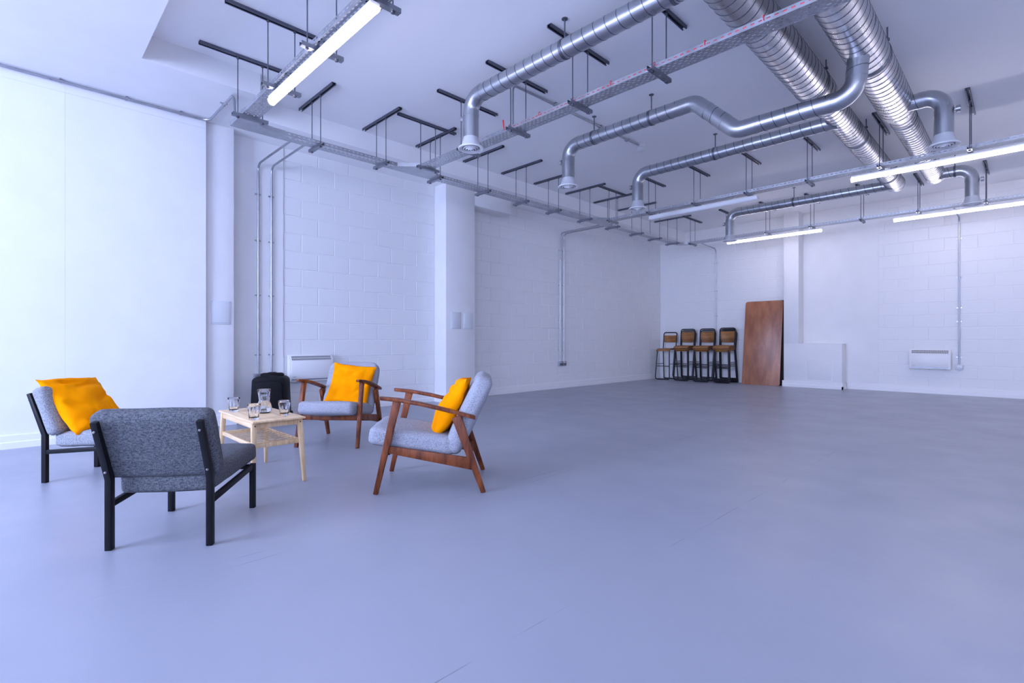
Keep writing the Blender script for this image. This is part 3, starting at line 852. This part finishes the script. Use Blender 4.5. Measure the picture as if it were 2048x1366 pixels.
# ------------------------------------------------------------------ wooden armchairs
def wood_chair():
    r = thing('wooden_armchair', 'x', 'armchair')
    for s in (-1, 1):
        MB().add(*beam((s * .280, .335, 0), (s * .272, .205, .575), .030, .030, .034, .050)).build('front_leg', WALNUT, r, bevel=.004)
        MB().add(*beam((s * .280, -.335, 0), (s * .272, -.165, .478), .030, .030, .034, .062)).build('rear_leg', WALNUT, r, bevel=.004)
        # armrest: long thin board, bowed a little, wide in the middle
        path = [(.315, .597, .018), (.30, .596, .045), (.20, .586, .060), (.05, .558, .062), (-.12, .516, .058), (-.24, .483, .050), (-.285, .470, .040)]
        vs, fs = [], []
        for y, z, w_ in path:
            for dx, dz in ((-1, -.011), (1, -.011), (1, .011), (-1, .011)): vs.append((s * .276 + dx * w_ / 2, y, z + dz))
        k = len(path)
        for i in range(k - 1):
            for j in range(4): fs.append((i * 4 + j, i * 4 + (j + 1) % 4, (i + 1) * 4 + (j + 1) % 4, (i + 1) * 4 + j))
        fs += [(3, 2, 1, 0), ((k - 1) * 4, (k - 1) * 4 + 1, (k - 1) * 4 + 2, (k - 1) * 4 + 3)]
        MB().add(vs, fs).build('armrest', WALNUT, r, bevel=.004)
        x = s * .266
        vs = [(x - .011, .262, .252), (x + .011, .262, .252), (x + .011, .262, .297), (x - .011, .262, .297),
              (x - .011, -.262, .140), (x + .011, -.262, .140), (x + .011, -.262, .215), (x - .011, -.262, .215)]
        MB().add(vs, [(0, 1, 2, 3), (7, 6, 5, 4), (0, 4, 5, 1), (1, 5, 6, 2), (2, 6, 7, 3), (3, 7, 4, 0)]).build('side_rail', WALNUT, r, bevel=.003)
    MB().add(*beam((-.258, .262, .262), (.258, .262, .262), .022, .05, side=(0, 1, 0))).build('front_rail', WALNUT, r, bevel=.003)
    MB().add(*beam((-.258, -.235, .185), (.258, -.235, .185), .022, .06, side=(0, 1, 0))).build('back_rail', WALNUT, r, bevel=.003)
    # seat cushion slopes back, back cushion leans
    M = tr(0, .118, .318) @ rot('X', 9.0)
    sc = MB().add(*softbox(.250, .275, .058, .036, 16, (.004, .008, .012), 1, .004), M).build('seat_cushion', FAB_W, r, smooth=1.2)
    M = tr(0, -.240, .480) @ rot('X', 25.5)
    vs, fs = softbox(.252, .058, .268, .044, 18, (.004, .010, .008), 4, .003)
    v2 = []
    for x, y, z in vs:                       # round the top corners of the back
        tz = max(0, (z - .17) / .102)
        if tz > 0: x *= 1 - .16 * tz ** 3
        v2.append((x, y, z))
    MB().add(v2, fs, M).build('back_cushion', FAB_W, r, smooth=1.2)
    return r
cw = wood_chair()
def facing(dx, dy): return math.atan2(dy, dx) - PI / 2
W1c = ((-2.861 - 2.417 - 3.262 - 2.821) / 4, (1.614 + 2.122 + 1.998 + 2.487) / 4)
W1a = facing(-.658, -.753)
cw.location = (W1c[0], W1c[1], 0); cw.rotation_euler = (0, 0, W1a)
cw['label'] = 'wooden armchair seen side-on, nearest the open floor'
W2c = ((-4.587 - 4.166 - 5.037 - 4.616) / 4, (1.816 + 2.183 + 2.328 + 2.695) / 4)
W2a = facing(.661, -.751)
dup(cw, (W2c[0], W2c[1], 0), W2a, 'wooden armchair facing the camera in front of the white heater')

# ------------------------------------------------------------------ grey metal-framed chairs
def metal_chair(fab):
    r = thing('low_chair', 'x', 'chair')
    for s in (-1, 1):
        x = s * .215
        # rear leg bends into the leaning back post
        pts = [(-.268, 0), (-.268, .325), (-.372, .600)]
        vs = []
        for (y, z), (ny, nz), hw in zip(pts, ((1, 0), (.985, .17), (.935, .354)), (.016, .016, .012)):
            for dx, dn in ((-1, -1), (1, -1), (1, 1), (-1, 1)): vs.append((x + dx * .014, y + ny * dn * hw, z + nz * dn * hw))
        fs = [(3, 2, 1, 0), (8, 9, 10, 11)]
        for i in range(2):
            for j in range(4): fs.append((i * 4 + j, i * 4 + (j + 1) % 4, i * 4 + 4 + (j + 1) % 4, i * 4 + 4 + j))
        o = MB().add(vs, fs).build('rear_leg', BLACKM, r, bevel=.003)
        for z, y in ((.36, -.280), (.555, -.355)):
            MB().add(*lathe([(.006, 0), (.006, .003), (0, .004)], 10), tr(x, y - .018, z) @ rot('X', 70)).build('bolt', BRASS, o)
        MB().add(*beam((x, .268, 0), (x, .268, .252), .028, .030)).build('front_leg', BLACKM, r, bevel=.003)
        MB().add(*beam((x, -.255, .207), (x, .262, .240), .022, .028)).build('side_rail', BLACKM, r, bevel=.003)
    MB().add(*beam((-.205, .268, .235), (.205, .268, .235), .022, .024, side=(0, 1, 0))).build('front_rail', BLACKM, r, bevel=.003)
    MB().add(*softbox(.207, .298, .050, .030, 16, (.003, .006, .010), 2, .003), tr(0, .076, .295) @ rot('X', 2.0)).build('seat_cushion', fab, r, smooth=1.2)
    MB().add(*softbox(.253, .044, .168, .032, 18, (.004, .007, .006), 6, .003), tr(-.010, -.255, .482) @ rot('X', 20.5)).build('back_cushion', fab, r, smooth=1.2)
    return r
def from_rear(rr, rl, f):
    """chair centre from the midpoint of its rear feet and its facing"""
    L = math.hypot(*f); f = (f[0] / L, f[1] / L)
    mx, my = (rr[0] + rl[0]) / 2, (rr[1] + rl[1]) / 2
    return (mx + f[0] * .268, my + f[1] * .268, 0), facing(*f)
G2l, G2a = from_rear((-2.693, .669), (-2.947, .322), (-.80, .60))
cg = metal_chair(FAB_D); cg.location = G2l; cg.rotation_euler = (0, 0, G2a)
cg['label'] = 'charcoal low chair with black metal legs, back turned to the camera'
G1l, G1a = from_rear((-4.631, .165), (-4.956, .47), (.7022, .7119))
cg1 = metal_chair(FAB_G); cg1.location = G1l; cg1.rotation_euler = (0, 0, G1a)
cg1['label'] = 'grey low chair with black metal legs at the left wall holding a cushion'

# ------------------------------------------------------------------ orange cushions
def pillow(size, thick, seed, fold=0.0):
    n = 36; h = size / 2
    rng = random.Random(seed)
    cr = [(rng.uniform(-1, 1), rng.uniform(-1, 1), rng.uniform(0, PI), rng.uniform(.012, .02)) for _ in range(9)]
    idx = {}; vs, fs = [], []
    def pos(i, j, s):
        u, v = 2 * i / n - 1, 2 * j / n - 1
        x = u * h * (1 - .085 * (1 - v * v) * abs(u)); y = v * h * (1 - .085 * (1 - u * u) * abs(v))
        b = max(0, (1 - u * u) * (1 - v * v))
        z = s * thick / 2 * b ** .48
        w_ = 0
        for cx_, cy_, a, d in cr:
            t = (u - cx_) * math.cos(a) + (v - cy_) * math.sin(a)
            l_ = -(u - cx_) * math.sin(a) + (v - cy_) * math.cos(a)
            w_ -= d * math.exp(-(t / .07) ** 2) * math.exp(-(l_ / .45) ** 2)
        z += s * w_ * min(1, b * 3)
        z += noise.noise(Vector((u * 2.2 + seed, v * 2.2, s))) * .014 * min(1, b * 3)
        e = noise.noise(Vector((u * 3 + seed, v * 3, 4.2))) * .012
        z += e * (1 - b)
        z += fold * (u * u - v * v * .6) * .02
        return (x, y, z)
    def vid(i, j, s):
        k = (i, j, 0) if i in (0, n) or j in (0, n) else (i, j, s)
        if k not in idx: idx[k] = len(vs); vs.append(pos(i, j, s if k[2] else 1))
        return idx[k]
    for s in (1, -1):
        for i in range(n):
            for j in range(n):
                q = (vid(i, j, s), vid(i + 1, j, s), vid(i + 1, j + 1, s), vid(i, j + 1, s))
                fs.append(q if s > 0 else q[::-1])
    return vs, fs
def place_pillow(label, chair_loc, chair_rz, size, thick, seed, y, z, lean, spin=0, x=0, yaw=0):
    """local frame of the chair: pillow faces +y and leans back by lean degrees"""
    M = rot('Z', yaw) @ rot('X', lean) @ rot('Y', spin) @ rot('X', 90)
    o = MB().add(*pillow(size, thick, seed, 1), M).build('orange_cushion', ORANGE, smooth=1.5)
    tag(o, label, 'cushion', 'orange cushions on the chairs')
    R = Matrix.Rotation(chair_rz, 3, 'Z') @ Vector((x, y, z))
    o.location = (chair_loc[0] + R.x, chair_loc[1] + R.y, R.z); o.rotation_euler = (0, 0, chair_rz)
    return o
place_pillow('orange cushion leaning in the left grey metal chair', G1l, G1a, .48, .15, 3, -.180, .502, 39, -3, -.02)
place_pillow('orange cushion propped in the side-on wooden armchair', W1c, W1a, .45, .16, 11, -.118, .505, 29, 3, .05, -4)
place_pillow('orange cushion propped in the armchair facing the camera', W2c, W2a, .43, .14, 23, -.120, .522, 24, -7, -.03, 4)

# ------------------------------------------------------------------ coffee table and what stands on it
TX0, TX1, TY0, TY1, TT = -4.205, -3.450, 1.095, 1.432, .440
ct = thing('coffee_table', 'pale bamboo coffee table with slatted lower shelf', 'table', ((TX0 + TX1) / 2, (TY0 + TY1) / 2, 0))
hx, hy = (TX1 - TX0) / 2, (TY1 - TY0) / 2
box('tabletop', (-hx, -hy, TT - .014), (hx, hy, TT), BAMBOO, ct, bevel=.004)
for sx in (-1, 1):
    for sy in (-1, 1):
        lg = MB().add(*beam((sx * (hx - .012), sy * (hy - .006), 0), (sx * (hx - .052), sy * (hy - .022), TT - .014), .022, .022, .034, .034)).build('leg', BAMBOO_L, ct, bevel=.005)
        MB().add(*lathe([(.005, 0), (.005, .002), (0, .002)], 10), tr(sx * (hx - .034), sy * (hy - .024), TT - .036) @ rot('Y', 90 * sx)).build('screw', BRASS, lg)
for sy in (-1, 1):
    box('long_apron', (-hx + .06, sy * (hy - .022) - .009, TT - .052), (hx - .06, sy * (hy - .022) + .009, TT - .014), BAMBOO, ct, bevel=.002)
    box('shelf_rail', (-hx + .045, sy * (hy - .024) - .009, .260), (hx - .045, sy * (hy - .024) + .009, .288), BAMBOO, ct, bevel=.003)
for sx in (-1, 1):
    box('short_apron', (sx * (hx - .050) - .009, -hy + .03, TT - .052), (sx * (hx - .050) + .009, hy - .03, TT - .014), BAMBOO_L, ct, bevel=.002)
    box('shelf_end', (sx * (hx - .046) - .009, -hy + .03, .260), (sx * (hx - .046) + .009, hy - .03, .288), BAMBOO_L, ct, bevel=.003)
ns = 11
for i in range(ns):
    x = -hx + .085 + (2 * hx - .17) * i / (ns - 1)
    box('slat', (x - .0085, -hy + .03, .2825), (x + .0085, hy - .03, .2870), BAMBOO_L, ct, bevel=.001)
def tumbler():
    r = thing('tumbler', 'x', 'glass')
    def fac(rad, z, a, i):
        if .004 < z < .072 and i < 7: return rad * (1 - .035 * (0.5 + .5 * math.cos(9 * a)) ** 2 * 1.6)
        return rad
    out = [(.0, 0), (.027, 0), (.0295, .004), (.031, .018), (.033, .038), (.0355, .058), (.038, .072), (.0395, .086), (.0410, .1005), (.0400, .102),
           (.0385, .0995), (.0368, .085), (.0345, .066), (.0305, .040), (.0275, .020), (.0235, .014), (0, .012)]
    MB().add(*lathe(out, 54, False, fac)).build('glass_body', GLASS, r, smooth=.9)
    return r
tm = tumbler()
tm.location = (-4.051, 1.156, TT)
tm['label'] = 'clear tumbler at the left end of the coffee table'; tm['group'] = 'tumblers on the coffee table'
dup(tm, (-3.553, 1.134, TT), .6, 'clear tumbler at the near edge in front of the carafe')
dup(tm, (-3.606, 1.348, TT), 1.1, 'clear tumbler at the right end of the coffee table')
dup(tm, (-4.067, 1.372, TT), .3, 'clear tumbler partly hidden behind the carafe')
cf = thing('carafe', 'glass carafe of water with a wide flared neck', 'carafe', (-3.827, 1.289, TT))
co = [(0, 0), (.036, 0), (.044, .006), (.0495, .022), (.0505, .042), (.046, .062), (.036, .080), (.0315, .090), (.0315, .098), (.036, .122), (.0405, .145), (.0440, .167), (.0435, .1685), (.0420, .167),
      (.0385, .145), (.0338, .122), (.0292, .098), (.0292, .090), (.0335, .079), (.0432, .062), (.0477, .042), (.0468, .023), (.041, .010), (0, .008)]
MB().add(*lathe(co, 48, False)).build('glass_body', GLASS, cf, smooth=.9)
wt = [(0, .0085), (.0407, .0105), (.0465, .023), (.0474, .042), (.0430, .0615), (.0335, .0785), (.0300, .086), (0, .086)]
MB().add(*lathe(wt, 48, False)).build('water', WATER, cf, smooth=.9)

# ------------------------------------------------------------------ bar stools stacked by the back wall
def stool():
    """local: +y is the front"""
    r = thing('bar_stool', 'x', 'stool')
    R = .0130
    W = .175
    fr = fillet([(-W + .02, -.12, .735), (-W + .02, .150, .735), (-W - .012, .205, R), (W + .012, .205, R), (W - .02, .150, .735), (W - .02, -.12, .735)], .05, 5)
    MB().add(*tube(fr, R, 8)).build('front_frame', TUBEM, r, smooth=.9)
    bk = fillet([(W + .012, -.225, R), (W - .008, -.150, .735), (W, -.205, 1.145), (-W, -.205, 1.145), (-W + .008, -.150, .735), (-W - .012, -.225, R)], .05, 5)
    MB().add(*tube(bk + [bk[0]][:0], R, 8)).build('back_frame', TUBEM, r, smooth=.9)
    MB().add(*tube([(-W - .012, -.225, R), (W + .012, -.225, R)], R, 8)).build('rear_foot_bar', TUBEM, r)
    MB().add(*tube([(-W + .002, .182, .33), (W - .002, .182, .33)], .009, 8)).build('foot_rail', TUBEM, r)
    for s in (-1, 1):
        MB().add(*tube([(s * (W - .001), -.190, .38), (s * (W - .001), .178, .38)], .008, 8)).build('side_stretcher', TUBEM, r)
    # rolled ply seat and curved ply back
    n = 10; top, botm = [], []
    for i in range(n + 1):
        y = -.165 + .36 * i / n
        dz = -.055 * max(0, (i - n * .62) / (n * .38)) ** 1.7 - .006 * math.sin(PI * i / n)
        top.append((y, .762 + dz)); botm.append((y, .746 + dz))
    MB().add(*prism(top + botm[::-1], -.178, .178, 0)).build('seat', PLY, r, bevel=.003, smooth=.7)
    fs_, bs_ = [], []
    for i in range(9):
        x = -.160 + .32 * i / 8
        y = -.200 - .020 * math.cos(PI * (i / 8 - .5)) + .012
        fs_.append((x, y + .006)); bs_.append((x, y - .004))
    MB().add(*prism(fs_ + bs_[::-1], 0, .170, 2), tr(0, 0, .925) @ rot('X', 6)).build('backrest', PLY, r, bevel=.003, smooth=.7)
    return r
st = stool()
st.rotation_euler = (0, 0, PI); st.location = (-6.20, 11.42, 0)
st['label'] = 'single bar stool standing alone in the corner, left of the stacks'; st['group'] = 'bar stools along the back wall'
lv = {3: ['bottom', 'middle', 'top'], 4: ['bottom', 'second lowest', 'third lowest', 'top']}
nm = ['left', 'middle', 'right']
for k, (x, n) in enumerate(((-5.73, 3), (-5.25, 3), (-4.77, 4))):
    dz = .036 if n == 3 else .028
    for i in range(n):
        dup(st, (x, 11.45 - .027 * i, dz * i), PI, f'{lv[n][i]} bar stool in the {nm[k]} stack by the back wall', 'bar stools along the back wall')

# ------------------------------------------------------------------ trestle tabletops leaning in the corner
def board(label, p0, p1, topy, Wd, Ht, m):
    p0, p1 = Vector(p0), Vector(p1)
    ex = (p1 - p0).normalized(); rz = math.atan2(ex.y, ex.x)
    c = (p0 + p1) / 2
    t = thing('trestle_tabletop', label, 'tabletop', (c.x, c.y, 0), rz)
    n = 5; r = .045; h = Wd / 2; pts = []
    for sx, sz, a0 in ((1, 0, -PI / 2), (1, 1, 0), (-1, 1, PI / 2), (-1, 0, PI)):
        for i in range(n + 1):
            a = a0 + PI / 2 * i / n
            pts.append((sx * (h - r) + r * math.cos(a), (Ht - r if sz else r) + r * math.sin(a)))
    lean = math.asin((topy - c.y) / Ht)
    M = Matrix.Rotation(-lean, 4, 'X')
    MB().add(*prism(pts, 0, .018, 1), M).build('top_sheet', m, t, bevel=.002)
    for x in (-h + .12, h - .12):
        box('batten', (x - .03, .018, .12), (x + .03, .040, Ht - .12), WALNUT, t, M=M, bevel=.002)
    return t
board('large worn plywood tabletop leaning on the back wall beside the pillar', (-4.385, 11.365, 0), (-3.625, 11.40, 0), 11.655, .76, 1.825, BOARD)
board('second tabletop hidden behind the front one, shade painted into its colour', (-4.345, 11.565, 0), (-3.585, 11.575, 0), 11.703, .76, 1.815, SHADEBOARD)
